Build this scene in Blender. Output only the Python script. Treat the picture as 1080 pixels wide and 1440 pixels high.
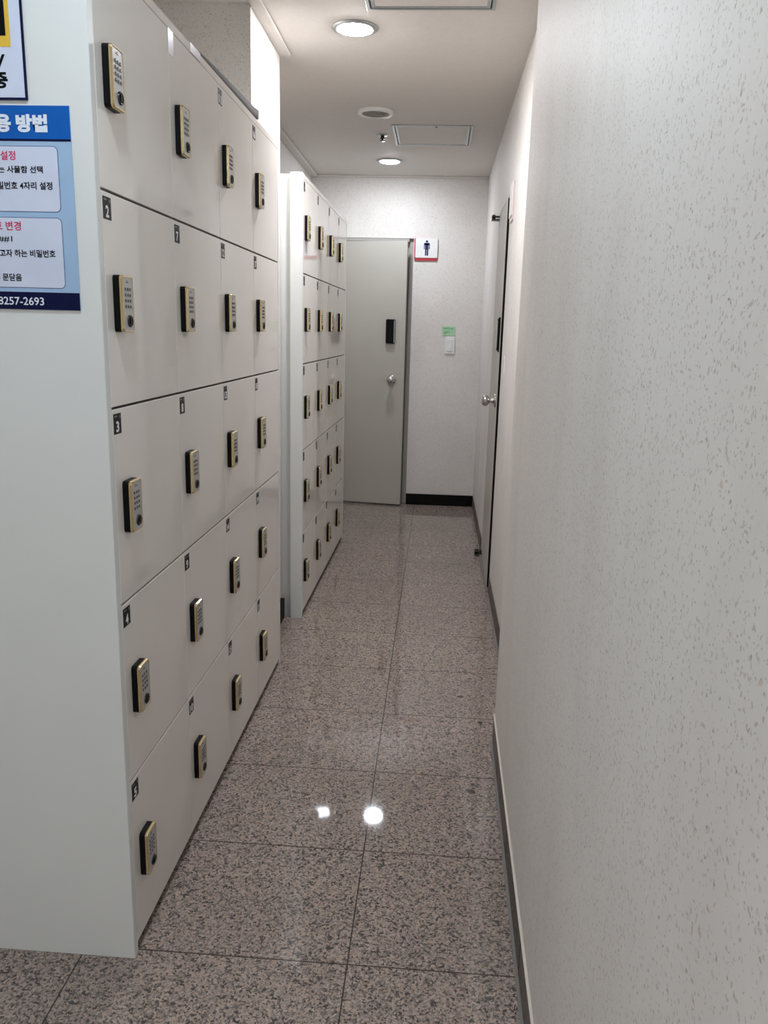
import bpy, bmesh, math, random
from mathutils import Matrix, Vector

for o in list(bpy.data.objects):
    bpy.data.objects.remove(o)
SC = bpy.context.scene
COL = SC.collection
PI = math.pi

# ------------------------------------------------------------------ camera
CH = 1.3523                                   # eye height
cam_data = bpy.data.cameras.new('camera')
cam_data.sensor_fit = 'VERTICAL'
cam_data.sensor_height = 36.0
cam_data.lens = 1125.81 * 36.0 / 1440.0
cam_data.clip_start = 0.02
cam = bpy.data.objects.new('camera', cam_data)
COL.objects.link(cam)
right = Vector((0.99741, 0.06740, 0.02527)).normalized()
fwd = Vector((-0.06016, 0.97330, -0.22152)).normalized()
up = right.cross(fwd).normalized()
right = fwd.cross(up).normalized()
cam.matrix_world = Matrix(((right.x, up.x, -fwd.x, 0.0), (right.y, up.y, -fwd.y, 0.0),
                           (right.z, up.z, -fwd.z, CH), (0, 0, 0, 1)))
SC.camera = cam

# ------------------------------------------------------------------ world, exposure, lamp powers
SC.view_settings.view_transform = 'Standard'
SC.view_settings.look = 'None'
SC.view_settings.gamma = 1.0
SC.view_settings.use_curve_mapping = False
SC.view_settings.exposure = 0.07
world = bpy.data.worlds.new('world')
SC.world = world
world.use_nodes = True
world.node_tree.nodes['Background'].inputs[0].default_value = (0.86, 0.93, 1.0, 1)
world.node_tree.nodes['Background'].inputs[1].default_value = 0.0
LAMP_FAR = 236.0                              # emission of each downlight's diffuser
LAMP_MID = 386.0
LAMP_NEAR = 218.0
FILL_PANEL = 15.0  # added fill light behind the viewer
FILL_LOBBY = 5.2  # added fill light in the unseen lobby
COOL = (0.76, 0.89, 1.0)
WARM = (0.97, 0.97, 1.0)
DAY = (0.95, 0.98, 1.0)
NEUTRAL = (0.86, 0.91, 1.0)

# ------------------------------------------------------------------ places (metres)
ZC = 2.4545          # ceiling
YB = 6.261           # end wall
XR = 0.3165          # far part of the right wall
XL = -0.989          # left wall beyond the pillar
XLN = -1.13          # left wall behind the first lockers
YC0, YC1, XC = 3.075, 3.600, -0.703           # pillar
YN = 2.501           # far end of the near right wall
YS = -3.2            # behind the camera
YW = 0.20            # near end of the near right wall, cut short to admit fill light
XLOB = 3.2           # unseen lobby, added to bring in fill light, reaches this far right

# ================================================================== helpers
def new_bm():
    return bmesh.new()

def add_box(bm, a, b, mat=0, bevel=0.0, seg=2, M=None):
    x0, y0, z0 = a
    x1, y1, z1 = b
    r = bmesh.ops.create_cube(bm, size=1.0)
    vs = r['verts']
    T = Matrix.Translation(((x0 + x1) / 2, (y0 + y1) / 2, (z0 + z1) / 2)) @ Matrix.Diagonal((abs(x1 - x0), abs(y1 - y0), abs(z1 - z0), 1))
    bmesh.ops.transform(bm, matrix=T, verts=vs)
    fs = set(f for v in vs for f in v.link_faces)
    if bevel > 0:
        es = list(set(e for v in vs for e in v.link_edges))
        r = bmesh.ops.bevel(bm, geom=es, offset=bevel, segments=seg, affect='EDGES', profile=0.5)
        fs = set(r['faces']) | set(f for f in fs if f.is_valid)
        vs = list(set(v for f in fs for v in f.verts))
        fs = set(f for v in vs for f in v.link_faces)
    for f in fs:
        f.material_index = mat
    if M is not None:
        bmesh.ops.transform(bm, matrix=M, verts=list(set(v for f in fs for v in f.verts)))
    return fs

def add_lathe(bm, prof, seg=32, M=None, mat=0, smooth=True):
    """prof: list of (radius, height) turned about local z."""
    rings = []
    for r, h in prof:
        if r < 1e-6:
            rings.append([bm.verts.new((0, 0, h))])
        else:
            rings.append([bm.verts.new((r * math.cos(2 * PI * k / seg), r * math.sin(2 * PI * k / seg), h)) for k in range(seg)])
    fs = []
    for A, B in zip(rings[:-1], rings[1:]):
        for k in range(seg):
            k2 = (k + 1) % seg
            if len(A) == 1 and len(B) == 1:
                continue
            if len(A) == 1:
                fs.append(bm.faces.new((A[0], B[k2], B[k])))
            elif len(B) == 1:
                fs.append(bm.faces.new((A[k], A[k2], B[0])))
            else:
                fs.append(bm.faces.new((A[k], A[k2], B[k2], B[k])))
    for f in fs:
        f.material_index = mat
        f.smooth = smooth
    if M is not None:
        bmesh.ops.transform(bm, matrix=M, verts=[v for R in rings for v in R])
    return fs

def round_outline(w, h, r, n=6):
    pts = []
    for cx, cy, a0 in ((w / 2 - r, h / 2 - r, 0), (-w / 2 + r, h / 2 - r, 90), (-w / 2 + r, -h / 2 + r, 180), (w / 2 - r, -h / 2 + r, 270)):
        for k in range(n + 1):
            a = math.radians(a0 + 90.0 * k / n)
            pts.append((cx + r * math.cos(a), cy + r * math.sin(a)))
    return pts

def add_loft(bm, loops, M=None, mat=0, cap0=True, cap1=True, smooth=False):
    """loops: list of (outline points, z) with the same point count."""
    rings = [[bm.verts.new((x, y, z)) for x, y in pts] for pts, z in loops]
    fs = []
    n = len(rings[0])
    for A, B in zip(rings[:-1], rings[1:]):
        for k in range(n):
            f = bm.faces.new((A[k], A[(k + 1) % n], B[(k + 1) % n], B[k]))
            f.smooth = smooth
            fs.append(f)
    if cap0:
        fs.append(bm.faces.new(list(reversed(rings[0]))))
    if cap1:
        fs.append(bm.faces.new(rings[-1]))
    for f in fs:
        f.material_index = mat
    if M is not None:
        bmesh.ops.transform(bm, matrix=M, verts=[v for R in rings for v in R])
    return fs

def finish(bm):
    bmesh.ops.recalc_face_normals(bm, faces=bm.faces[:])

def obj(name, bm, mats, parent=None, label=None, recalc=True):
    if recalc:
        finish(bm)
    me = bpy.data.meshes.new(name)
    bm.to_mesh(me)
    bm.free()
    for m in (mats if isinstance(mats, (list, tuple)) else [mats]):
        me.materials.append(m)
    o = bpy.data.objects.new(name, me)
    COL.objects.link(o)
    if parent is not None:
        o.parent = parent
    if label:
        o['label'] = label
    return o

def inst(name, mesh, parent, loc, label=None):
    o = bpy.data.objects.new(name, mesh)
    COL.objects.link(o)
    o.parent = parent
    o.location = loc
    if label:
        o['label'] = label
    return o

def empty(name, loc=(0, 0, 0), rotz=0.0):
    o = bpy.data.objects.new(name, None)
    o.empty_display_size = 0.05
    COL.objects.link(o)
    o.location = loc
    o.rotation_euler = (0, 0, rotz)
    return o

def tag(o, label, cat, group=None):
    o['label'] = label
    o['category'] = cat
    if group:
        o['group'] = group
    return o

def struct(o, label=None):
    o['kind'] = 'structure'
    if label:
        o['label'] = label
    return o

_glyphs = {}
def glyph(text, bold=0.0):
    key = (text, bold)
    if key not in _glyphs:
        c = bpy.data.curves.new('lettering', 'FONT')
        c.body = text
        c.size = 1.0
        c.resolution_u = 3
        c.offset = bold
        o = bpy.data.objects.new('lettering', c)
        COL.objects.link(o)
        dg = bpy.context.evaluated_depsgraph_get()
        dg.update()
        me = bpy.data.meshes.new_from_object(o.evaluated_get(dg))
        vs = [(v.co.x, v.co.y) for v in me.vertices]
        fs = [tuple(p.vertices) for p in me.polygons]
        bpy.data.objects.remove(o)
        bpy.data.curves.remove(c)
        bpy.data.meshes.remove(me)
        _glyphs[key] = (vs, fs)
    return _glyphs[key]

def add_text(bm, text, rect, M, mat=0, bold=0.0):
    """text stretched into rect (x0, x1, y0, y1) of its own plane, then moved by M."""
    vs, fs = glyph(text, bold)
    x0, x1, y0, y1 = rect
    ax, bx = min(v[0] for v in vs), max(v[0] for v in vs)
    ay, by = min(v[1] for v in vs), max(v[1] for v in vs)
    nv = [bm.verts.new(M @ Vector((x0 + (v[0] - ax) / (bx - ax) * (x1 - x0), y0 + (v[1] - ay) / (by - ay) * (y1 - y0), 0))) for v in vs]
    for f in fs:
        try:
            nf = bm.faces.new([nv[i] for i in f])
            nf.material_index = mat
        except ValueError:
            pass

def add_flat(bm, pts, M, mat=0):
    f = bm.faces.new([bm.verts.new(M @ Vector((x, y, 0))) for x, y in pts])
    f.material_index = mat
    return f

def frame_m(origin, xdir, ydir):
    x = Vector(xdir).normalized()
    y = Vector(ydir).normalized()
    z = x.cross(y)
    return Matrix(((x.x, y.x, z.x, origin[0]), (x.y, y.y, z.y, origin[1]), (x.z, y.z, z.z, origin[2]), (0, 0, 0, 1)))

# ================================================================== materials
def srgb(r, g, b):
    def c(v):
        v /= 255.0
        return v / 12.92 if v <= 0.04045 else ((v + 0.055) / 1.055) ** 2.4
    return (c(r), c(g), c(b), 1.0)

class NT:
    def __init__(self, name):
        self.m = bpy.data.materials.new(name)
        self.m.use_nodes = True
        self.t = self.m.node_tree
        self.b = self.t.nodes['Principled BSDF']
    def n(self, typ, **kw):
        nd = self.t.nodes.new(typ)
        for k, v in kw.items():
            if k.startswith('i_'):
                key = k[2:]
                key = int(key) if key.isdigit() else key.replace('_', ' ')
                nd.inputs[key].default_value = v
            else:
                setattr(nd, k, v)
        return nd
    def l(self, a, b):
        self.t.links.new(a, b)
    def math(self, op, a, b=None, c=None):
        nd = self.t.nodes.new('ShaderNodeMath')
        nd.operation = op
        for i, v in enumerate((a, b, c)):
            if v is None:
                continue
            if isinstance(v, (int, float)):
                nd.inputs[i].default_value = v
            else:
                self.l(v, nd.inputs[i])
        return nd.outputs[0]
    def mix(self, fac, a, b):
        nd = self.t.nodes.new('ShaderNodeMix')
        nd.data_type = 'RGBA'
        for s, v in ((nd.inputs[0], fac), (nd.inputs[6], a), (nd.inputs[7], b)):
            if isinstance(v, (int, float)):
                s.default_value = v
            elif isinstance(v, tuple):
                s.default_value = v
            else:
                self.l(v, s)
        return nd.outputs[2]
    def ramp(self, fac, stops, interp='LINEAR'):
        nd = self.t.nodes.new('ShaderNodeValToRGB')
        nd.color_ramp.interpolation = interp
        els = nd.color_ramp.elements
        while len(els) < len(stops):
            els.new(0.5)
        for e, (p, c) in zip(els, stops):
            e.position = p
            e.color = c
        self.l(fac, nd.inputs[0])
        return nd.outputs[0]
    def set(self, **kw):
        for k, v in kw.items():
            self.b.inputs[k.replace('_', ' ')].default_value = v

def plain(name, col, rough=0.5, metal=0.0, spec=0.5, coat=0.0, mottle=0.03, mscale=14.0):
    """one colour with a faint unevenness of finish."""
    t = NT(name)
    tc = t.n('ShaderNodeTexCoord')
    no = t.n('ShaderNodeTexNoise', i_Scale=mscale, i_Detail=3.0)
    t.l(tc.outputs['Object'], no.inputs['Vector'])
    dark = tuple(c * (1 - mottle) for c in col[:3]) + (1,)
    light = tuple(min(1, c * (1 + mottle)) for c in col[:3]) + (1,)
    t.l(t.ramp(no.outputs['Fac'], [(0.35, dark), (0.65, light)]), t.b.inputs['Base Color'])
    t.set(Roughness=rough, Metallic=metal, Specular_IOR_Level=spec, Coat_Weight=coat, Coat_Roughness=0.05)
    return t.m

def emit(name, col, strength):
    t = NT(name)
    t.set(Base_Color=(0.9, 0.9, 0.9, 1), Emission_Color=col + (1,), Emission_Strength=strength, Roughness=0.4)
    return t.m

def wallpaper(name, base, stain=0.5, scale=1.0, amount=1.0):
    """pale paper pressed with little brown and grey chips."""
    t = NT(name)
    tc = t.n('ShaderNodeTexCoord')
    warp = t.n('ShaderNodeTexNoise', i_Scale=120.0 / scale, i_Detail=2.0)
    t.l(tc.outputs['Object'], warp.inputs['Vector'])
    vm = t.n('ShaderNodeVectorMath', operation='MULTIPLY_ADD')
    vm.inputs[1].default_value = (0.012 * scale,) * 3
    t.l(warp.outputs['Color'], vm.inputs[0])
    t.l(tc.outputs['Object'], vm.inputs[2])
    col = base
    layers = [  # cell scale, chip radius, share of cells without a chip, stretch, turn, colours
        (165.0, 0.25, 0.40, 1.05, 0.1, srgb(178, 170, 163), srgb(200, 192, 185)),
        (190.0, 0.24, 0.50, 0.80, 0.7, srgb(160, 151, 143), srgb(190, 176, 166)),
        (170.0, 0.20, 0.62, 1.20, -0.6, srgb(140, 130, 122), srgb(176, 158, 146)),
        (125.0, 0.15, 0.74, 0.90, 1.3, srgb(104, 95, 90), srgb(146, 120, 102)),
        (60.0, 0.16, 0.93, 1.10, 0.4, srgb(200, 178, 158), srgb(190, 180, 168)),
    ]
    for i, (sc, rad, thr, st, turn, c0, c1) in enumerate(layers):
        mp = t.n('ShaderNodeMapping')
        mp.inputs['Scale'].default_value = (1, 1, st)
        mp.inputs['Rotation'].default_value = (turn, turn * 0.8, 0.5 * i)
        t.l(vm.outputs[0], mp.inputs['Vector'])
        vo = t.n('ShaderNodeTexVoronoi', i_Scale=sc / scale, i_Randomness=1.0)
        t.l(mp.outputs[0], vo.inputs['Vector'])
        sep = t.n('ShaderNodeSeparateColor')
        t.l(vo.outputs['Color'], sep.inputs[0])
        has = t.math('GREATER_THAN', sep.outputs[0], thr)
        r = t.math('MULTIPLY_ADD', sep.outputs[1], rad, rad * 0.6)
        edge = t.math('SUBTRACT', r, vo.outputs['Distance'])
        fac = t.math('MULTIPLY', edge, 9.0)
        fac = t.math('MINIMUM', t.math('MAXIMUM', fac, 0.0), 0.85 * amount)
        fac = t.math('MULTIPLY', fac, has)
        chip = t.mix(sep.outputs[2], c0, c1)
        col = t.mix(fac, col, chip)
    # large soft soiling, drawn out downwards
    mp = t.n('ShaderNodeMapping')
    mp.inputs['Scale'].default_value = (1, 1.8, 0.8)
    t.l(tc.outputs['Object'], mp.inputs['Vector'])
    so = t.n('ShaderNodeTexNoise', i_Scale=2.2, i_Detail=5.0, i_Roughness=0.6)
    t.l(mp.outputs[0], so.inputs['Vector'])
    sf = t.ramp(so.outputs['Fac'], [(0.46, (0, 0, 0, 1)), (0.78, (stain, stain, stain, 1))])
    col2 = t.mix(sf, col, t.mix(0.55, col, srgb(176, 160, 150)))
    t.l(col2, t.b.inputs['Base Color'])
    bp = t.n('ShaderNodeBump', i_Strength=0.12, i_Distance=0.002)
    t.l(warp.outputs['Fac'], bp.inputs['Height'])
    t.l(bp.outputs[0], t.b.inputs['Normal'])
    t.set(Roughness=0.55, Specular_IOR_Level=0.3)
    return t.m

def granite(name, joints=True, dark=0.92, rough=0.035):
    t = NT(name)
    tc = t.n('ShaderNodeTexCoord')
    warp = t.n('ShaderNodeTexNoise', i_Scale=110.0, i_Detail=2.0)
    t.l(tc.outputs['Object'], warp.inputs['Vector'])
    vm = t.n('ShaderNodeVectorMath', operation='MULTIPLY_ADD')
    vm.inputs[1].default_value = (0.010,) * 3
    t.l(warp.outputs['Color'], vm.inputs[0])
    t.l(tc.outputs['Object'], vm.inputs[2])
    vo = t.n('ShaderNodeTexVoronoi', i_Scale=205.0, i_Randomness=1.0)
    t.l(vm.outputs[0], vo.inputs['Vector'])
    sep = t.n('ShaderNodeSeparateColor')
    t.l(vo.outputs['Color'], sep.inputs[0])
    cl = t.n('ShaderNodeTexNoise', i_Scale=55.0, i_Detail=3.0)
    t.l(tc.outputs['Object'], cl.inputs['Vector'])
    f = t.math('MULTIPLY_ADD', t.math('SUBTRACT', cl.outputs['Fac'], 0.5), 0.9, sep.outputs[0])
    def k(c):
        return tuple(v * dark for v in c[:3]) + (1,)
    col = t.ramp(f, [(0.0, k(srgb(78, 74, 73))), (0.13, k(srgb(122, 114, 110))), (0.30, k(srgb(158, 143, 134))),
                     (0.48, k(srgb(176, 156, 144))), (0.72, k(srgb(188, 170, 158))), (0.90, k(srgb(148, 140, 135)))], 'CONSTANT')
    vo2 = t.n('ShaderNodeTexVoronoi', i_Scale=330.0, i_Randomness=1.0)
    t.l(vm.outputs[0], vo2.inputs['Vector'])
    sep2 = t.n('ShaderNodeSeparateColor')
    t.l(vo2.outputs['Color'], sep2.inputs[0])
    col = t.mix(t.math('MULTIPLY', t.math('GREATER_THAN', sep2.outputs[0], 0.86), 0.7), col, k(srgb(84, 78, 76)))
    big = t.n('ShaderNodeTexNoise', i_Scale=1.7, i_Detail=4.0)
    t.l(tc.outputs['Object'], big.inputs['Vector'])
    col = t.mix(t.ramp(big.outputs['Fac'], [(0.4, (0, 0, 0, 1)), (0.75, (0.3, 0.3, 0.3, 1))]), col, k(srgb(120, 108, 102)))
    if joints:
        sx = t.n('ShaderNodeSeparateXYZ')
        t.l(tc.outputs['Object'], sx.inputs[0])
        def joint(s, off, per, half):
            a = t.math('FRACT', t.math('DIVIDE', t.math('SUBTRACT', s, off), per))
            d = t.math('SUBTRACT', 0.5, t.math('ABSOLUTE', t.math('SUBTRACT', a, 0.5)))
            return t.math('LESS_THAN', d, half / per)
        jx = joint(sx.outputs[0], -0.1463, 0.582, 0.0017)
        jy = joint(sx.outputs[1], 1.4788, 0.39306, 0.0021)
        col = t.mix(t.math('MULTIPLY', jx, 0.9), col, srgb(58, 52, 50))
        col = t.mix(t.math('MULTIPLY', jy, 0.85), col, srgb(66, 58, 55))
        # scuffs
        for px, py, r in ((0.152, 2.185, 0.011), (0.156, 2.225, 0.006), (0.20, 2.63, 0.010), (0.135, 2.83, 0.012)):
            d = t.n('ShaderNodeVectorMath', operation='DISTANCE')
            t.l(vm.outputs[0], d.inputs[0])
            d.inputs[1].default_value = (px + 0.005, py + 0.005, 0.005)
            col = t.mix(t.math('MULTIPLY', t.math('LESS_THAN', d.outputs['Value'], r), 0.75), col, srgb(52, 40, 36))
    t.l(col, t.b.inputs['Base Color'])
    rn = t.ramp(big.outputs['Fac'], [(0.3, (rough * 0.7,) * 3 + (1,)), (0.7, (rough * 1.5,) * 3 + (1,))])
    t.l(rn, t.b.inputs['Roughness'])
    t.set(Specular_IOR_Level=0.30)
    return t.m

M = {}
M['paper'] = wallpaper('speckled wallpaper', srgb(227, 223, 218), stain=0.40, scale=1.15, amount=0.66)
M['ceiling'] = plain('ceiling paper', srgb(217, 211, 205), rough=0.75, spec=0.2, mottle=0.02, mscale=60)
M['floor'] = granite('pink granite tiles')
M['skirt'] = granite('brown granite skirting', joints=False, dark=0.42, rough=0.45)
M['black_skirt'] = plain('black skirting', srgb(10, 9, 9), rough=0.45, spec=0.15)
M['sealant'] = plain('grey sealant', srgb(120, 118, 114), rough=0.6)
M['lip'] = plain('paper edge', srgb(206, 198, 188), rough=0.6)
M['locker'] = plain('glossy cream locker board', srgb(234, 229, 223), rough=0.05, spec=0.5, mottle=0.012, mscale=5)
M['carcass'] = plain('white locker board', srgb(224, 226, 224), rough=0.38, spec=0.4, mottle=0.012, mscale=5)
M['groove'] = plain('dark gap board', srgb(70, 64, 60), rough=0.7, spec=0.2)
M['plinth'] = plain('dark plinth', srgb(40, 32, 28), rough=0.7, spec=0.1)
M['case'] = plain('black plastic', srgb(9, 9, 10), rough=0.4, spec=0.15)
M['gold'] = plain('brass trim', srgb(232, 212, 164), rough=0.2, metal=1.0, mottle=0.02)
M['silver'] = plain('silver plastic', srgb(186, 184, 180), rough=0.35, metal=0.15)
M['button'] = plain('grey buttons', srgb(82, 82, 84), rough=0.5)
M['dial'] = plain('dark dial', srgb(60, 58, 56), rough=0.25, metal=0.7)
M['chrome'] = plain('brushed steel', srgb(190, 188, 184), rough=0.25, metal=1.0)
M['sticker'] = plain('black sticker', srgb(9, 10, 12), rough=0.4, spec=0.15)
M['white_ink'] = plain('white print', srgb(236, 236, 238), rough=0.5)
M['grey_ink'] = plain('grey print', srgb(120, 122, 126), rough=0.5)
M['door'] = plain('grey painted steel', srgb(184, 180, 170), rough=0.4, spec=0.4, mottle=0.02, mscale=4)
M['frame'] = plain('grey painted frame', srgb(172, 170, 164), rough=0.45, spec=0.4)
M['alu'] = plain('aluminium', srgb(178, 182, 182), rough=0.35, metal=0.6)
M['white_plastic'] = plain('white plastic', srgb(232, 231, 228), rough=0.35)
M['red'] = plain('red plastic', srgb(176, 44, 58), rough=0.4)
M['pale_pink'] = plain('pale pink plastic', srgb(218, 196, 196), rough=0.4)
M['navy_ink'] = plain('navy print', srgb(22, 28, 92), rough=0.45)
M['memo'] = plain('green note paper', srgb(164, 208, 166), rough=0.8)
M['memo_ink'] = plain('pencil', srgb(74, 108, 76), rough=0.8)
M['mat_grey'] = plain('grey sheet', srgb(74, 71, 68), rough=0.8, spec=0.1)
M['tape'] = plain('pale tape', srgb(226, 224, 234), rough=0.15, spec=0.6)
M['patch'] = plain('white filler', srgb(226, 222, 214), rough=0.7)
M['p_blue'] = plain('poster blue', srgb(6, 92, 180), rough=0.4, spec=0.2)
M['p_navy'] = plain('poster navy', srgb(4, 12, 58), rough=0.4, spec=0.15)
M['p_pale'] = plain('poster pale blue', srgb(158, 188, 220), rough=0.35)
M['p_white'] = plain('poster white', srgb(208, 216, 236), rough=0.35)
M['p_red'] = plain('poster red', srgb(196, 30, 84), rough=0.35)
M['p_black'] = plain('poster black', srgb(6, 8, 12), rough=0.45, spec=0.12)
M['p_line'] = plain('poster line', srgb(32, 66, 124), rough=0.4)
M['p_letter'] = plain('poster letter white', srgb(226, 234, 246), rough=0.4)
M['yellow'] = plain('sign yellow', srgb(226, 186, 62), rough=0.4)
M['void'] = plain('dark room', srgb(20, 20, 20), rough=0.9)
M['vent'] = plain('vent grey', srgb(150, 146, 140), rough=0.6)
M['lamp_far'] = emit('lamp diffuser far', NEUTRAL, LAMP_FAR)
M['lamp_mid'] = emit('lamp diffuser middle', WARM, LAMP_MID)
M['lamp_near'] = emit('lamp diffuser near', COOL, LAMP_NEAR)
M['fill_panel'] = emit('fill panel', DAY, FILL_PANEL)
M['fill_lobby'] = emit('fill panel lobby', DAY, FILL_LOBBY)

# ================================================================== the setting
bm = new_bm(); add_box(bm, (-2.3, YS - 0.2, -0.08), (XLOB + 0.2, YB + 0.9, 0.0))
struct(obj('floor', bm, M['floor']))
bm = new_bm(); add_box(bm, (-2.3, YS - 0.2, ZC), (XLOB + 0.2, YB + 0.9, ZC + 0.08))
struct(obj('ceiling', bm, M['ceiling']))

# end wall with the door opening
D1L, D1R, D1T = -0.985, -0.2165, 2.022
bm = new_bm()
add_box(bm, (D1R, YB, 0), (XR + 0.2, YB + 0.14, ZC))
add_box(bm, (D1L, YB, D1T), (D1R, YB + 0.14, ZC))
add_box(bm, (XL - 0.2, YB, 0), (D1L, YB + 0.14, ZC))
struct(obj('wall_back', bm, M['paper']))
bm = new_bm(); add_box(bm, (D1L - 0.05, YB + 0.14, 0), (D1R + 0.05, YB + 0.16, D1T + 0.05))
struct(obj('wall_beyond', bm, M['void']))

# far part of the right wall with the narrow door
D2N, D2F, D2T = 4.115, 4.885, 2.010
bm = new_bm()
add_box(bm, (XR, YN - 0.06, 0), (XR + 0.14, D2N, ZC))
add_box(bm, (XR, D2F, 0), (XR + 0.14, YB, ZC))
add_box(bm, (XR, D2N, D2T), (XR + 0.14, D2F, ZC))
struct(obj('wall_right', bm, M['paper']))
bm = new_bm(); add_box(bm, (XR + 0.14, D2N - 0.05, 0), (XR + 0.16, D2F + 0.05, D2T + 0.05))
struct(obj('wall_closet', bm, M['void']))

# near part of the right wall, standing a little into the passage
SLOPE = 0.0092
def xn(y):
    return 0.2375 + (y - YN) * SLOPE
bm = new_bm()
def slab(bm, d0, d1, z0, z1, y0=YW, y1=YN, mat=0):
    c = [(xn(y0) + d0, y0), (xn(y1) + d0, y1), (xn(y1) + d1, y1), (xn(y0) + d1, y0)]
    lo = [bm.verts.new((x, y, z0)) for x, y in c]
    hi = [bm.verts.new((x, y, z1)) for x, y in c]
    fs = [bm.faces.new(lo), bm.faces.new(hi)]
    for k in range(4):
        fs.append(bm.faces.new((lo[k], lo[(k + 1) % 4], hi[(k + 1) % 4], hi[k])))
    for f in fs:
        f.material_index = mat
slab(bm, 0.0, 0.30, 0.098, ZC)
slab(bm, 0.004, 0.30, 0.0, 0.098)
slab(bm, -0.0055, 0.0, 0.098, 0.1000, mat=1)
struct(obj('wall_right_near', bm, [M['paper'], M['lip']]))
bm = new_bm(); slab(bm, -0.004, 0.004, 0.0, 0.0975)
for k in range(-3, 3):
    y = 1.4788 + 0.39306 * k
    slab(bm, -0.0045, -0.0035, 0.0, 0.0975, y - 0.0015, y + 0.0015, 1)
struct(obj('baseboard_right_near', bm, [M['skirt'], M['plinth']]))
bm = new_bm(); slab(bm, -0.011, -0.004, 0.0, 0.004)
struct(obj('trim_1', bm, M['sealant']))

# left walls and pillar
bm = new_bm(); add_box(bm, (XLN - 0.14, YS, 0), (XLN, YC0, ZC)); struct(obj('wall_left_near', bm, M['paper']))
bm = new_bm(); add_box(bm, (XL - 0.28, YC1, 0), (XL, YB, ZC)); struct(obj('wall_left', bm, M['paper']))
bm = new_bm(); add_box(bm, (XL - 0.28, YC0, 0), (XC, YC1, ZC)); struct(obj('wall_pillar', bm, M['paper']))
bm = new_bm(); add_box(bm, (-2.3, YS - 0.14, 0), (XLOB + 0.14, YS, ZC)); struct(obj('wall_front', bm, M['paper']))
bm = new_bm(); add_box(bm, (XLOB, YS, 0), (XLOB + 0.14, YW + 0.14, ZC)); struct(obj('wall_right_lobby', bm, M['paper']))
bm = new_bm(); add_box(bm, (xn(YW) + 0.30, YW, 0), (XLOB, YW + 0.14, ZC)); struct(obj('wall_lobby', bm, M['paper']))
# skirtings
bm = new_bm(); add_box(bm, (XC, YC0 + 0.01, 0), (XC + 0.018, YC1 - 0.012, 0.098), bevel=0.002)
struct(obj('baseboard_pillar', bm, M['black_skirt']))
bm = new_bm(); add_box(bm, (D1R + 0.001, YB - 0.012, 0), (XR, YB, 0.088), bevel=0.002)
struct(obj('baseboard_back', bm, M['black_skirt']))
bm = new_bm()
add_box(bm, (XR - 0.004, YN, 0), (XR + 0.004, D2N - 0.02, 0.09))
add_box(bm, (XR - 0.004, D2F + 0.03, 0), (XR + 0.004, YB - 0.012, 0.09))
struct(obj('baseboard_right', bm, M['skirt']))
bm = new_bm(); add_box(bm, (XR - 0.012, YN, 0), (XR - 0.004, D2N - 0.02, 0.004)); add_box(bm, (XR - 0.016, D2N - 0.02, 0), (XR + 0.02, D2F + 0.03, 0.012))
struct(obj('trim_2', bm, M['sealant']))
# ceiling mouldings on the left
bm = new_bm(); add_box(bm, (XC, YS, ZC - 0.012), (XC + 0.046, YC1, ZC), bevel=0.003)
struct(obj('trim_3', bm, M['ceiling']))
bm = new_bm(); add_box(bm, (XL, YC1, ZC - 0.016), (XL + 0.05, YB, ZC), bevel=0.005)
struct(obj('trim_4', bm, M['ceiling']))
bm = new_bm(); add_box(bm, (XL + 0.05, YB - 0.03, ZC - 0.012), (XR, YB, ZC), bevel=0.004)
struct(obj('trim_5', bm, M['ceiling']))

# ------------------------------------------------------------------ lock sets shared by doors
def knob_mesh(M_):
    bm = new_bm()
    add_lathe(bm, [(0.0, 0.0), (0.034, 0.0), (0.035, 0.004), (0.031, 0.009), (0.020, 0.011), (0.0125, 0.016), (0.0115, 0.030),
                   (0.014, 0.034), (0.024, 0.040), (0.0285, 0.049), (0.0285, 0.057), (0.025, 0.066), (0.017, 0.071), (0.0, 0.072)], 36, M_)
    return bm

# door at the end of the passage: steel frame, leaf standing a little open
door1 = struct(empty('door_1', ((D1L + D1R) / 2, YB, 0)), 'grey steel door standing slightly open in the end wall beside the restroom sign')
ox = (D1L + D1R) / 2
bm = new_bm()
add_box(bm, (D1R - 0.032 - ox, 0.030, 0), (D1R - ox, 0.13, D1T), bevel=0.002)
add_box(bm, (D1L - ox, 0.030, 0), (D1L + 0.032 - ox, 0.13, D1T), bevel=0.002)
add_box(bm, (D1L + 0.032 - ox, 0.004, D1T - 0.024), (D1R - 0.032 - ox, 0.13, D1T), bevel=0.002)
add_box(bm, (D1R - 0.046 - ox, 0.05, 0), (D1R - 0.032 - ox, 0.08, D1T - 0.024))
add_box(bm, (D1L + 0.032 - ox, 0.05, 0), (D1L + 0.046 - ox, 0.08, D1T - 0.024))
obj('frame', bm, M['frame'], door1)
bm = new_bm(); add_box(bm, (D1L + 0.032 - ox, -0.03, 0), (D1R - 0.032 - ox, 0.13, 0.008), bevel=0.002)
obj('threshold', bm, M['chrome'], door1)
HX = D1L + 0.034
LW = 0.698
ANG = math.radians(7.2)
bm = new_bm(); add_box(bm, (0, 0, 0.014), (LW, 0.038, 1.992), bevel=0.0025)
leaf = obj('leaf', bm, M['door'], door1)
leaf.location = (HX - ox, -0.008, 0)
leaf.rotation_euler = (0, 0, -ANG)
lk = LW - 0.108
MF = frame_m((lk, 0, 1.344), (1, 0, 0), (0, 0, 1))
bm = new_bm()
add_loft(bm, [(round_outline(0.070, 0.178, 0.010), 0), (round_outline(0.070, 0.178, 0.010), 0.020), (round_outline(0.062, 0.168, 0.008), 0.026)], MF)
dl = obj('digital_lock', bm, M['case'], leaf, 'black digital lock')
bm = new_bm()
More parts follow.
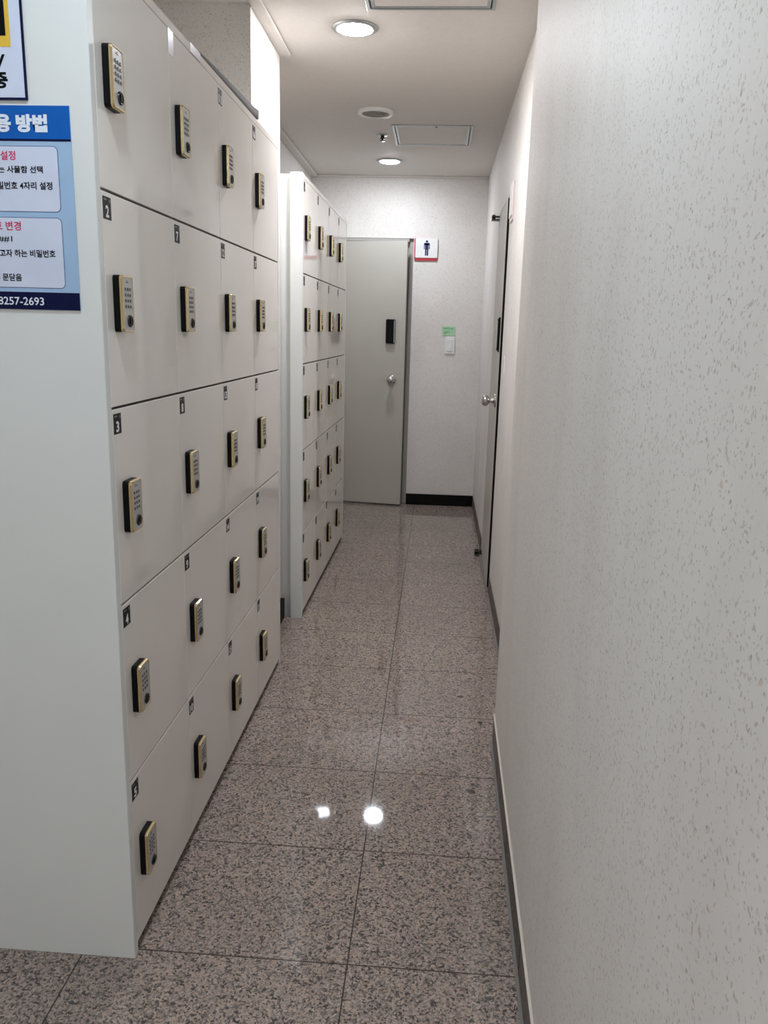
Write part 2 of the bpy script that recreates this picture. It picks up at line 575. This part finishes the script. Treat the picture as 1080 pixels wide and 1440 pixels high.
add_loft(bm, [(round_outline(0.006, 0.164, 0.0028), 0.012), (round_outline(0.006, 0.164, 0.0028), 0.0275)], frame_m((lk + 0.031, 0, 1.344), (1, 0, 0), (0, 0, 1)))
obj('lock_edge', bm, M['chrome'], leaf)
kb = obj('knob', knob_mesh(frame_m((LW - 0.092, 0, 0.985), (1, 0, 0), (0, 0, 1))), M['chrome'], leaf, 'round steel knob')

# narrow door in the right wall
door2 = struct(empty('door_2', (XR, (D2N + D2F) / 2, 0)), 'narrow grey door in the right wall seen edge-on, with pivot hinges')
oy = (D2N + D2F) / 2
bm = new_bm()
add_box(bm, (0.001, D2F - 0.022 - oy, 0), (0.13, D2F - oy, D2T), bevel=0.0015)
add_box(bm, (0.012, D2N - oy, 0), (0.13, D2N + 0.008 - oy, D2T), bevel=0.0015)
add_box(bm, (0.001, D2N + 0.008 - oy, D2T - 0.018), (0.13, D2F - 0.022 - oy, D2T), bevel=0.0015)
obj('frame', bm, M['frame'], door2)
bm = new_bm(); add_box(bm, (-0.001, D2N + 0.014 - oy, 0.026), (0.036, D2F - 0.024 - oy, D2T - 0.022), bevel=0.0015)
leaf2 = obj('leaf', bm, M['door'], door2)
leaf2.matrix_local = Matrix.Translation((0, D2F - 0.024 - oy, 0)) @ Matrix.Rotation(-0.0145, 4, 'Z') @ Matrix.Translation((0, -(D2F - 0.024 - oy), 0))
bm = new_bm(); add_box(bm, (0.0005, D2N + 0.009 - oy, 0.026), (0.018, D2N + 0.0145 - oy, D2T - 0.022))  # thin black strip along the leaf's near edge
obj('edge_strip', bm, M['case'], leaf2, 'black strip along the closing edge')
obj('knob', knob_mesh(frame_m((-0.001, 4.215 - oy, 1.009), (0, -1, 0), (0, 0, 1))), M['chrome'], leaf2, 'round steel knob')
bm = new_bm()
MF = frame_m((-0.001, 4.215 - oy, 1.345), (0, -1, 0), (0, 0, 1))
add_loft(bm, [(round_outline(0.080, 0.172, 0.008), 0), (round_outline(0.080, 0.172, 0.008), 0.005), (round_outline(0.070, 0.150, 0.006), 0.013)], MF)
dl2 = obj('digital_lock', bm, M['case'], leaf2, 'black digital lock')
bm = new_bm()
add_loft(bm, [(round_outline(0.062, 0.140, 0.005), 0.013), (round_outline(0.062, 0.140, 0.005), 0.0142)], MF)
obj('lock_cover', bm, M['silver'], leaf2)
for z0 in (1.985, 0.020):
    bm = new_bm()
    add_box(bm, (-0.046, D2F - 0.075 - oy, z0 - 0.013), (0.0, D2F - 0.030 - oy, z0 - 0.004), bevel=0.002)
    add_box(bm, (-0.046, D2F - 0.075 - oy, z0 + 0.004), (0.0, D2F - 0.030 - oy, z0 + 0.013), bevel=0.002)
    add_lathe(bm, [(0, -0.004), (0.010, -0.004), (0.010, 0.018), (0.006, 0.021), (0, 0.021)], 16, Matrix.Translation((-0.034, D2F - 0.052 - oy, z0)))
    obj('pivot_hinge', bm, M['dial'], door2, 'dark pivot hinge')

# ================================================================== lockers
LOCK_W, LOCK_H = 0.054, 0.104
def lock_meshes():
    out = {}
    # x outward, y along the bank, z up; origin at the lock's centre on the door face
    MF = frame_m((0, 0, 0), (0, 1, 0), (0, 0, 1))
    bm = new_bm()
    add_loft(bm, [(round_outline(LOCK_W, LOCK_H, 0.007), 0), (round_outline(LOCK_W, LOCK_H, 0.007), 0.0125)], MF)
    finish(bm); out['lock_case'] = (bm, [M['case']])
    bm = new_bm()
    o0, o1, o2 = round_outline(LOCK_W, LOCK_H, 0.007), round_outline(LOCK_W - 0.003, LOCK_H - 0.003, 0.006), round_outline(LOCK_W - 0.0055, LOCK_H - 0.0065, 0.0045)
    add_loft(bm, [(o0, 0.0125), (o0, 0.0150), (o1, 0.0185), (o2, 0.0185), (o2, 0.0150)], MF, cap0=False, cap1=False)
    finish(bm); out['lock_frame'] = (bm, [M['gold']])
    bm = new_bm()
    add_loft(bm, [(round_outline(LOCK_W - 0.0055, LOCK_H - 0.0065, 0.0045), 0.0125), (round_outline(LOCK_W - 0.0055, LOCK_H - 0.0065, 0.0045), 0.0178)], MF)
    add_box(bm, (0.0178, -0.010, 0.0385), (0.01795, 0.004, 0.0405), mat=1)
    add_box(bm, (0.0178, -0.006, 0.0415), (0.01795, 0.000, 0.0430), mat=1)
    finish(bm); out['lock_plate'] = (bm, [M['silver'], M['button']])
    bm = new_bm()
    for r in range(4):
        for c in range(3):
            y, z = -0.0125 + 0.0115 * c, 0.0270 - 0.0105 * r
            add_box(bm, (0.0178, y - 0.0030, z - 0.0028), (0.0190, y + 0.0030, z + 0.0028), bevel=0.0008, seg=1)
    finish(bm); out['keypad'] = (bm, [M['button']])
    bm = new_bm()
    add_lathe(bm, [(0.0115, 0.0178), (0.0115, 0.0200), (0.0100, 0.0210), (0.0085, 0.0205), (0.0075, 0.0190), (0.0, 0.0188)], 24, frame_m((0, 0.004, -0.031), (0, 1, 0), (0, 0, 1)))
    add_box(bm, (0.0188, 0.0022, -0.0385), (0.0212, 0.0058, -0.0235), bevel=0.001, seg=1)
    finish(bm); out['lock_dial'] = (bm, [M['dial']])
    res = {}
    for k, (b, mats) in out.items():
        me = bpy.data.meshes.new(k)
        b.to_mesh(me); b.free()
        for m in mats:
            me.materials.append(m)
        res[k] = me
    return res
LOCK = lock_meshes()
LOCK_LABEL = {'lock_case': 'black lock case', 'lock_frame': 'brass coloured lock frame', 'lock_plate': 'silver lock face',
              'keypad': 'twelve small grey buttons', 'lock_dial': 'dark round turn dial'}

def locker_bank(name, origin, rotz, w, depth, stile, first, sticker=True, skip=()):
    """20 doors in five rows and four columns; local x outward, y along the bank."""
    rh, t, zt = 0.39, 0.021, 1.975
    zb = zt - 5 * rh
    L = 4 * w
    root = empty(name, origin, rotz)
    # end panels, top, back as one carcass
    bm = new_bm()
    add_box(bm, (-depth, 0.0, 0.0) if stile else (-depth, -t, 0.0), (-0.020, 0.016, 1.975) if stile else (0.0, 0.0, 1.995), bevel=0.0012, seg=1)
    obj('end_panel', bm, M['carcass'], root, 'white end panel')
    if stile:
        bm = new_bm(); add_box(bm, (-0.054, -t, 0.0), (0.0, 0.0, 1.995), bevel=0.0012, seg=1)
        obj('front_stile', bm, M['carcass'], root, 'white upright strip')
    bm = new_bm(); add_box(bm, (-depth, L, 0.0), (0.0, L + t, 1.995), bevel=0.0012, seg=1)
    obj('end_panel', bm, M['carcass'], root, 'white end panel')
    bm = new_bm()
    add_box(bm, (-depth, 0.0 if not stile else 0.016, zt), (-0.001, L, 1.9945), bevel=0.0012, seg=1)
    obj('top_board', bm, M['locker'], root)
    bm = new_bm(); add_box(bm, (-depth, 0.016, zb - 0.004), (-0.022, L, zt)); obj('inner_board', bm, M['groove'], root)
    bm = new_bm(); add_box(bm, (-depth, 0.016, 0.0), (-0.03, L, zb - 0.004)); obj('plinth', bm, M['plinth'], root, 'dark recessed plinth')
    g = 0.0016
    bm = new_bm(); add_box(bm, (-0.0195, g, g + 0.0006), (0.0, w - g, rh - g - 0.0009), bevel=0.0012, seg=2)
    finish(bm)
    dm = bpy.data.meshes.new('door'); bm.to_mesh(dm); bm.free(); dm.materials.append(M['locker'])
    n = first
    for c in range(4):
        for r in range(5):
            d = inst('door', dm, root, (0, c * w, zt - (r + 1) * rh))
            for k, me in LOCK.items():
                inst(k, me, d, (0, 0.060, rh / 2 - 0.002), LOCK_LABEL[k])
            if n not in skip:
                bm = new_bm()
                sy, sz = 0.0055, rh - 0.050
                add_box(bm, (0.0, sy, sz), (0.0004, sy + 0.036, sz + 0.039))
                MT = frame_m((0.0006, sy, sz), (0, 1, 0), (0, 0, 1))
                finish(bm)
                add_flat(bm, [(0.004, 0.0325), (0.017, 0.0325), (0.017, 0.0355), (0.004, 0.0355)], MT, 2)
                add_flat(bm, [(0.028, 0.029), (0.032, 0.029), (0.032, 0.036), (0.028, 0.036)], MT, 2)
                if sticker:
                    s = str(n)
                    wd = 0.0145 if len(s) == 1 else 0.025
                    add_text(bm, s, (0.018 - wd / 2, 0.018 + wd / 2, 0.0035, 0.0245), MT, 1, 0.035)
                else:
                    add_flat(bm, [(0.008, 0.006), (0.015, 0.006), (0.015, 0.021), (0.008, 0.021)], MT, 2)
                    add_flat(bm, [(0.020, 0.006), (0.027, 0.006), (0.027, 0.021), (0.020, 0.021)], MT, 2)
                obj('number_sticker', bm, [M['sticker'], M['white_ink'], M['grey_ink']], d, 'black number sticker', recalc=False)
            elif n == 6:
                bm = new_bm()
                add_box(bm, (0.0, 0.002, rh - 0.052), (0.0006, 0.036, rh - 0.001), bevel=0.0002, seg=1)
                obj('clear_tape', bm, M['tape'], d, 'torn strip of clear tape where the number was')
            n += 1
    return root, L

lockA, LA = locker_bank('locker_bank', (-0.6085, 1.4718, 0), -0.00345, 0.39277, 0.505, False, 1, True, skip=(6,))
tag(lockA, 'large near bank of glossy cream lockers with posters on its white side', 'locker')
bm = new_bm(); add_box(bm, (-0.012, 0.555, 1.976), (0.0006, 0.635, 1.9956), bevel=0.0002, seg=1)
obj('white_tape', bm, M['tape'], lockA, 'strip of white tape on the top edge')
lockB, LB = locker_bank('locker_bank', (-0.6030, 3.6056, 0), -0.01025, 0.3722, 0.372, True, 21, False)
tag(lockB, 'farther bank of glossy white lockers between the pillar and the steel door', 'locker')

# curled grey sheet lying on the first lockers
bm = new_bm()
ny, nx = 40, 10
top, bot = [], []
for j in range(ny + 1):
    v = j / ny
    rt, rb = [], []
    for i in range(nx + 1):
        u = i / nx
        y = 2.09 + 0.665 * v
        h = 0.004 + 0.026 * min(1.0, v / 0.9) ** 0.8
        if i == 0:
            x, z = -0.6125, 1.9957
        else:
            x = -0.6125 - 0.20 * (u - 1.0 / nx)
            z = 1.9957 + h * (1 - 0.9 * max(0.0, u - 0.1) / 0.9)
        if v > 0.93 and i <= 1:
            z += 0.012 * (v - 0.93) / 0.07 * (1 - 0.4 * i)
            y += 0.03 * (v - 0.93) / 0.07
        rt.append(bm.verts.new((x, y, z + 0.003)))
        rb.append(bm.verts.new((x - (0.003 if i < 2 else 0.0), y, z if i != 1 else z - 0.002)))
    top.append(rt); bot.append(rb)
for j in range(ny):
    for i in range(nx):
        f = bm.faces.new((top[j][i], top[j][i + 1], top[j + 1][i + 1], top[j + 1][i])); f.smooth = True
        f = bm.faces.new((bot[j][i], bot[j + 1][i], bot[j + 1][i + 1], bot[j][i + 1])); f.smooth = True
for j in range(ny):
    bm.faces.new((top[j][0], top[j + 1][0], bot[j + 1][0], bot[j][0]))
    bm.faces.new((top[j][nx], bot[j][nx], bot[j + 1][nx], top[j + 1][nx]))
for i in range(nx):
    bm.faces.new((top[0][i], bot[0][i], bot[0][i + 1], top[0][i + 1]))
    bm.faces.new((top[ny][i], top[ny][i + 1], bot[ny][i + 1], bot[ny][i]))
tag(obj('flexible_sheet', bm, M['mat_grey']), 'curled grey sheet lying on top of the near lockers', 'sheet')

# ================================================================== posters on the locker side
YP = 1.4718 - 0.021 - 0.0005
def MP(d):
    return frame_m((0, YP - d, 0), (1, 0, 0), (0, 0, 1))
def rect(x0, x1, z0, z1):
    return [(x0, z0), (x1, z0), (x1, z1), (x0, z1)]
def rrect(x0, x1, z0, z1, r):
    return [((x0 + x1) / 2 + a, (z0 + z1) / 2 + b) for a, b in round_outline(x1 - x0, z1 - z0, r)]

X0, X1, Z0, Z1 = -0.965, -0.647, 1.3725, 1.7125
bm = new_bm()
add_box(bm, (X0, YP - 0.002, Z0), (X1, YP, Z1), 0)
finish(bm)
add_flat(bm, rect(X0, X1, 1.6590, Z1), MP(0.0023), 1)
add_flat(bm, rect(X0, X1, 1.6555, 1.6592), MP(0.0024), 2)
add_flat(bm, rect(X0, X1, Z0, 1.4030), MP(0.0023), 2)
for z0, z1 in ((1.5395, 1.6480), (1.4100, 1.5305)):
    add_flat(bm, rrect(X0 + 0.0245, X1 - 0.0245, z0, z1, 0.009), MP(0.0023), 3)
    add_flat(bm, rrect(X0 + 0.0255, X1 - 0.0255, z0 + 0.001, z1 - 0.001, 0.0082), MP(0.0026), 4)
T = MP(0.0029)
add_text(bm, '용', (-0.7795, -0.7515, 1.6695, 1.6985), T, 5, 0.055)
add_text(bm, '방법', (-0.7425, -0.6870, 1.6695, 1.6985), T, 5, 0.055)
add_text(bm, '설정', (-0.7745, -0.7475, 1.6245, 1.6395), T, 6, 0.018)
add_text(bm, '는 사물함 선택', (-0.7805, -0.7000, 1.6035, 1.6155), T, 7, 0.026)
add_text(bm, '밀번호 4자리 설정', (-0.7835, -0.6845, 1.5765, 1.5895), T, 7, 0.026)
add_text(bm, '호 변경', (-0.7950, -0.7465, 1.5080, 1.5235), T, 6, 0.018)
add_text(bm, '##1', (-0.7895, -0.7640, 1.4880, 1.4985), T, 7, 0.012)
add_text(bm, '고자 하는 비밀번호', (-0.7895, -0.6865, 1.4630, 1.4760), T, 7, 0.026)
add_text(bm, '후 문닫음', (-0.8030, -0.7515, 1.4215, 1.4345), T, 7, 0.026)
add_text(bm, '8257-2693', (-0.7985, -0.7135, 1.3800, 1.3940), T, 5, 0.010)
tag(obj('poster', bm, [M['p_pale'], M['p_blue'], M['p_navy'], M['p_line'], M['p_white'], M['p_letter'], M['p_red'], M['p_black']], recalc=False),
    'blue printed locker instruction poster on the white side of the near lockers', 'poster')

bm = new_bm()
CX0, CX1, CZ0, CZ1 = -0.915, -0.7190, 1.7210, 1.985
add_box(bm, (CX0, YP - 0.003, CZ0), (CX1, YP, CZ1), 0)
finish(bm)
add_flat(bm, rect(CX0 + 0.0035, CX1 - 0.0035, CZ0 + 0.0035, CZ1 - 0.0035), MP(0.0033), 1)
add_flat(bm, rect(CX0 + 0.0225, CX1 - 0.0225, 1.8030, CZ1 - 0.020), MP(0.0036), 2)
add_flat(bm, rect(CX0 + 0.030, CX1 - 0.030, 1.820, 1.880), MP(0.0039), 3)
add_text(bm, 'V', (-0.7755, -0.7530, 1.7710, 1.7915), MP(0.0036), 3, 0.03)
add_text(bm, '중', (-0.7790, -0.7510, 1.7385, 1.7640), MP(0.0036), 3, 0.04)
tag(obj('warning_sign', bm, [M['p_navy'], M['p_white'], M['yellow'], M['p_black']], recalc=False),
    'white sign with navy border and yellow square, above the blue poster', 'sign')

# ================================================================== restroom signs
def sign_body(name, Mf, w, h, figure, back='red', bl='red backing plate', t=0.010):
    root = empty(name, Mf.to_translation())
    R = Mf.copy(); R.translation = (0, 0, 0)
    bm = new_bm()
    add_loft(bm, [(round_outline(w, h, 0.008), 0), (round_outline(w, h, 0.008), t)], R)
    obj('backing_plate', bm, M[back], root, bl)
    dx, dz = 0.004, 0.0105
    fw, fh = w - 0.008, h - 0.021
    bm = new_bm()
    add_loft(bm, [(round_outline(fw, fh, 0.006), t), (round_outline(fw, fh, 0.006), t + 0.004)], R @ Matrix.Translation((dx, dz, 0)))
    obj('face_plate', bm, M['white_plastic'], root, 'white front plate')
    if figure:
        bm = new_bm()
        S = R @ Matrix.Translation((dx + 0.002, dz, 0.0142))
        def bar(x0, x1, y0, y1, r):
            add_loft(bm, [([((x0 + x1) / 2 + a, (y0 + y1) / 2 + b) for a, b in round_outline(x1 - x0, y1 - y0, r)], 0), ([((x0 + x1) / 2 + a, (y0 + y1) / 2 + b) for a, b in round_outline(x1 - x0, y1 - y0, r)], 0.0006)], S)
        add_lathe(bm, [(0, 0.0006), (0.0085, 0.0006), (0.0085, 0)], 20, S @ Matrix.Translation((0, 0.046, 0)))
        bar(-0.0215, 0.0215, 0.020, 0.036, 0.007)      # shoulders
        bar(-0.0215, -0.0150, -0.010, 0.034, 0.003)    # arms
        bar(0.0150, 0.0215, -0.010, 0.034, 0.003)
        bar(-0.0125, 0.0125, -0.012, 0.030, 0.002)     # trunk
        bar(-0.0125, -0.0012, -0.055, -0.005, 0.003)   # legs
        bar(0.0012, 0.0125, -0.055, -0.005, 0.003)
        obj('man_symbol', bm, M['navy_ink'], root, 'navy figure of a standing man')
    return root
s1 = sign_body('restroom_sign', frame_m((-0.1245, YB, 1.945), (1, 0, 0), (0, 0, 1)), 0.172, 0.160, True)
tag(s1, 'white and red restroom sign with a navy man, right of the end door', 'sign')
s2 = sign_body('restroom_sign', frame_m((XR, 3.975, 1.945), (0, -1, 0), (0, 0, 1)), 0.150, 0.172, False, 'pale_pink', 'pale pink backing plate', 0.006)
tag(s2, 'white restroom sign seen edge-on beside the narrow right-hand door', 'sign')

# light switch with a green note above it
sw = empty('light_switch', (0.083, YB, 1.2515))
MF = frame_m((0, 0, 0), (1, 0, 0), (0, 0, 1))
bm = new_bm(); add_loft(bm, [(round_outline(0.074, 0.128, 0.004), 0), (round_outline(0.074, 0.128, 0.004), 0.007), (round_outline(0.070, 0.124, 0.003), 0.010)], MF)
obj('wall_plate', bm, M['white_plastic'], sw)
bm = new_bm(); add_box(bm, (-0.024, -0.0145, -0.045), (0.016, -0.008, 0.046), bevel=0.002)
obj('rocker', bm, M['white_plastic'], sw)
tag(sw, 'white rocker light switch on the end wall under the green note', 'switch')
bm = new_bm()
pts = []
nx = 10
rows = []
for j, z in enumerate((1.3255, 1.345, 1.365, 1.3905)):
    rows.append([bm.verts.new((0.018 + 0.102 * i / nx, YB - 0.0012 - 0.004 * (1 - j / 3.0) ** 2 - 0.0012 * math.sin(i * 0.9), z)) for i in range(nx + 1)])
for j in range(3):
    for i in range(nx):
        bm.faces.new((rows[j][i], rows[j][i + 1], rows[j + 1][i + 1], rows[j + 1][i]))
for (x, z, w, h) in ((0.030, 1.376, 0.016, 0.003), (0.050, 1.377, 0.010, 0.003), (0.066, 1.376, 0.012, 0.003), (0.086, 1.372, 0.014, 0.005), (0.036, 1.352, 0.040, 0.0025), (0.034, 1.340, 0.022, 0.003)):
    add_flat(bm, [(x, z), (x + w, z), (x + w, z + h), (x, z + h)], frame_m((0, YB - 0.0062, 0), (1, 0, 0), (0, 0, 1)), 1)
tag(obj('sticky_note', bm, [M['memo'], M['memo_ink']], recalc=False), 'small green handwritten note stuck above the light switch', 'note')

# filler patch on the wall beside the narrow door
bm = new_bm()
ol = []
random.seed(4)
for k in range(22):
    a = 2 * PI * k / 22
    ol.append((0.028 * math.cos(a) * (1 + 0.25 * random.uniform(-1, 1)), 0.062 * math.sin(a) * (1 + 0.12 * random.uniform(-1, 1))))
add_loft(bm, [(ol, 0), ([(x * 0.8, y * 0.9) for x, y in ol], 0.0035)], frame_m((XR, 3.93, 1.185), (0, -1, 0), (0, 0, 1)))
tag(obj('wall_patch', bm, M['patch']), 'pale rough filler patch on the right wall beside the narrow door', 'patch')

# ================================================================== on the ceiling
def downlight(x, y, mat, label, r=0.066):
    root = empty('downlight', (x, y, ZC))
    Mz = Matrix.Rotation(PI, 4, 'X')
    bm = new_bm()
    add_lathe(bm, [(r, 0.0), (r + 0.021, 0.0), (r + 0.020, 0.004), (r + 0.006, 0.008), (r, 0.008), (r, 0.0)], 40, Mz)
    obj('ring', bm, M['alu'], root)
    bm = new_bm()
    add_lathe(bm, [(r - 0.001, 0.001), (r - 0.001, 0.008), (r * 0.85, 0.011), (r * 0.5, 0.014), (0.0, 0.015)], 40, Mz)
    obj('diffuser', bm, mat, root, 'glowing white diffuser')
    return tag(root, label, 'ceiling light', 'round ceiling lights of the passage')
downlight(-0.361, 3.312, M['lamp_mid'], 'round glowing ceiling light nearest in view, by the bright pillar')
downlight(-0.376, 5.712, M['lamp_far'], 'small round glowing ceiling light near the end wall')
downlight(-0.385, 0.920, M['lamp_near'], 'round ceiling light in front of the near lockers, out of view above')
def panel(x, y, mat, label):  # unseen ceiling panels, added to brighten the passage with fill light
    pl = empty('fill_light_panel', (x, y, ZC))
    bm = new_bm(); add_box(bm, (-0.62, -0.32, -0.012), (0.62, 0.32, 0), bevel=0.003); obj('housing', bm, M['white_plastic'], pl)
    bm = new_bm(); add_box(bm, (-0.59, -0.29, -0.016), (0.59, 0.29, -0.011)); obj('diffuser', bm, mat, pl)
    tag(pl, label, 'ceiling light')
panel(1.55, -0.90, M['fill_lobby'], 'added rectangular fill light in the lobby to the right, out of view')
panel(-0.30, -1.50, M['fill_panel'], 'added rectangular fill light behind the viewer, out of view')

vt = empty('ceiling_vent', (-0.375, 4.489, ZC))
Mz = Matrix.Rotation(PI, 4, 'X')
bm = new_bm(); add_lathe(bm, [(0.070, 0.010), (0.076, 0.016), (0.092, 0.013), (0.094, 0.004), (0.094, 0.0)], 40, Mz)
obj('rim', bm, M['white_plastic'], vt)
bm = new_bm()
add_lathe(bm, [(0.070, 0.011), (0.066, 0.004), (0.0, 0.003)], 40, Mz)
for r in (0.018, 0.034, 0.050):
    add_lathe(bm, [(r - 0.003, 0.004), (r - 0.003, 0.009), (r + 0.003, 0.009), (r + 0.003, 0.004)], 40, Mz)
obj('grille', bm, M['vent'], vt, 'grey ringed grille')
tag(vt, 'unlit round ceiling vent with a white rim between the two lights', 'vent')

dt = empty('sprinkler', (-0.373, 4.981, ZC))
bm = new_bm(); add_lathe(bm, [(0.036, 0.0), (0.036, 0.003), (0.028, 0.007), (0.012, 0.008), (0.0, 0.008)], 28, Mz)
obj('escutcheon', bm, M['alu'], dt)
bm = new_bm(); add_lathe(bm, [(0.010, 0.006), (0.010, 0.018), (0.014, 0.020), (0.014, 0.024), (0.006, 0.026), (0.006, 0.032), (0.016, 0.033), (0.016, 0.036), (0.0, 0.036)], 20, Mz)
obj('sprinkler_head', bm, M['dial'], dt)
tag(dt, 'small dark sprinkler head beside the square ceiling hatch', 'sprinkler')

def hatch(x0, x1, y0, y1, label):
    cx, cy = (x0 + x1) / 2, (y0 + y1) / 2
    root = empty('access_hatch', (cx, cy, ZC))
    hx, hy = (x1 - x0) / 2, (y1 - y0) / 2
    bm = new_bm()
    w, d = 0.013, 0.006
    for s in (-1, 1):
        add_box(bm, (s * hx - (w if s > 0 else 0), -hy, -d), (s * hx + (w if s < 0 else 0), hy, 0), bevel=0.001, seg=1)
        add_box(bm, (-hx + w, s * hy - (w if s > 0 else 0), -d), (hx - w, s * hy + (w if s < 0 else 0), 0), bevel=0.001, seg=1)
    obj('outer_frame', bm, M['alu'], root, 'aluminium outer frame')
    bm = new_bm()
    hx2, hy2, w = hx - 0.018, hy - 0.018, 0.012
    for s in (-1, 1):
        add_box(bm, (s * hx2 - (w if s > 0 else 0), -hy2, -0.0055), (s * hx2 + (w if s < 0 else 0), hy2, -0.001), bevel=0.001, seg=1)
        add_box(bm, (-hx2 + w, s * hy2 - (w if s > 0 else 0), -0.0055), (hx2 - w, s * hy2 + (w if s < 0 else 0), -0.001), bevel=0.001, seg=1)
    obj('inner_frame', bm, M['alu'], root, 'aluminium inner frame')
    bm = new_bm(); add_box(bm, (-hx2 + w, -hy2 + w, -0.0035), (hx2 - w, hy2 - w, -0.0005)); obj('panel', bm, M['ceiling'], root)
    bm = new_bm(); add_box(bm, (-hx + 0.0131, -hy + 0.0131, -0.001), (hx - 0.0131, hy - 0.0131, -0.0001)); obj('gap_liner', bm, M['groove'], root)
    bm = new_bm(); add_lathe(bm, [(0.006, 0.0), (0.006, 0.008), (0.0, 0.009)], 14, Mz @ Matrix.Translation((0.02, hy2 - 0.006, 0.0))); obj('latch', bm, M['dial'], root)
    return tag(root, label, 'hatch', 'framed ceiling hatches')
hatch(-0.307, 0.143, 4.750, 5.228, 'aluminium framed ceiling hatch beside the sprinkler')
hatch(-0.299, 0.150, 2.655, 3.128, 'ceiling hatch nearest the viewer, cut by the top of the photo')
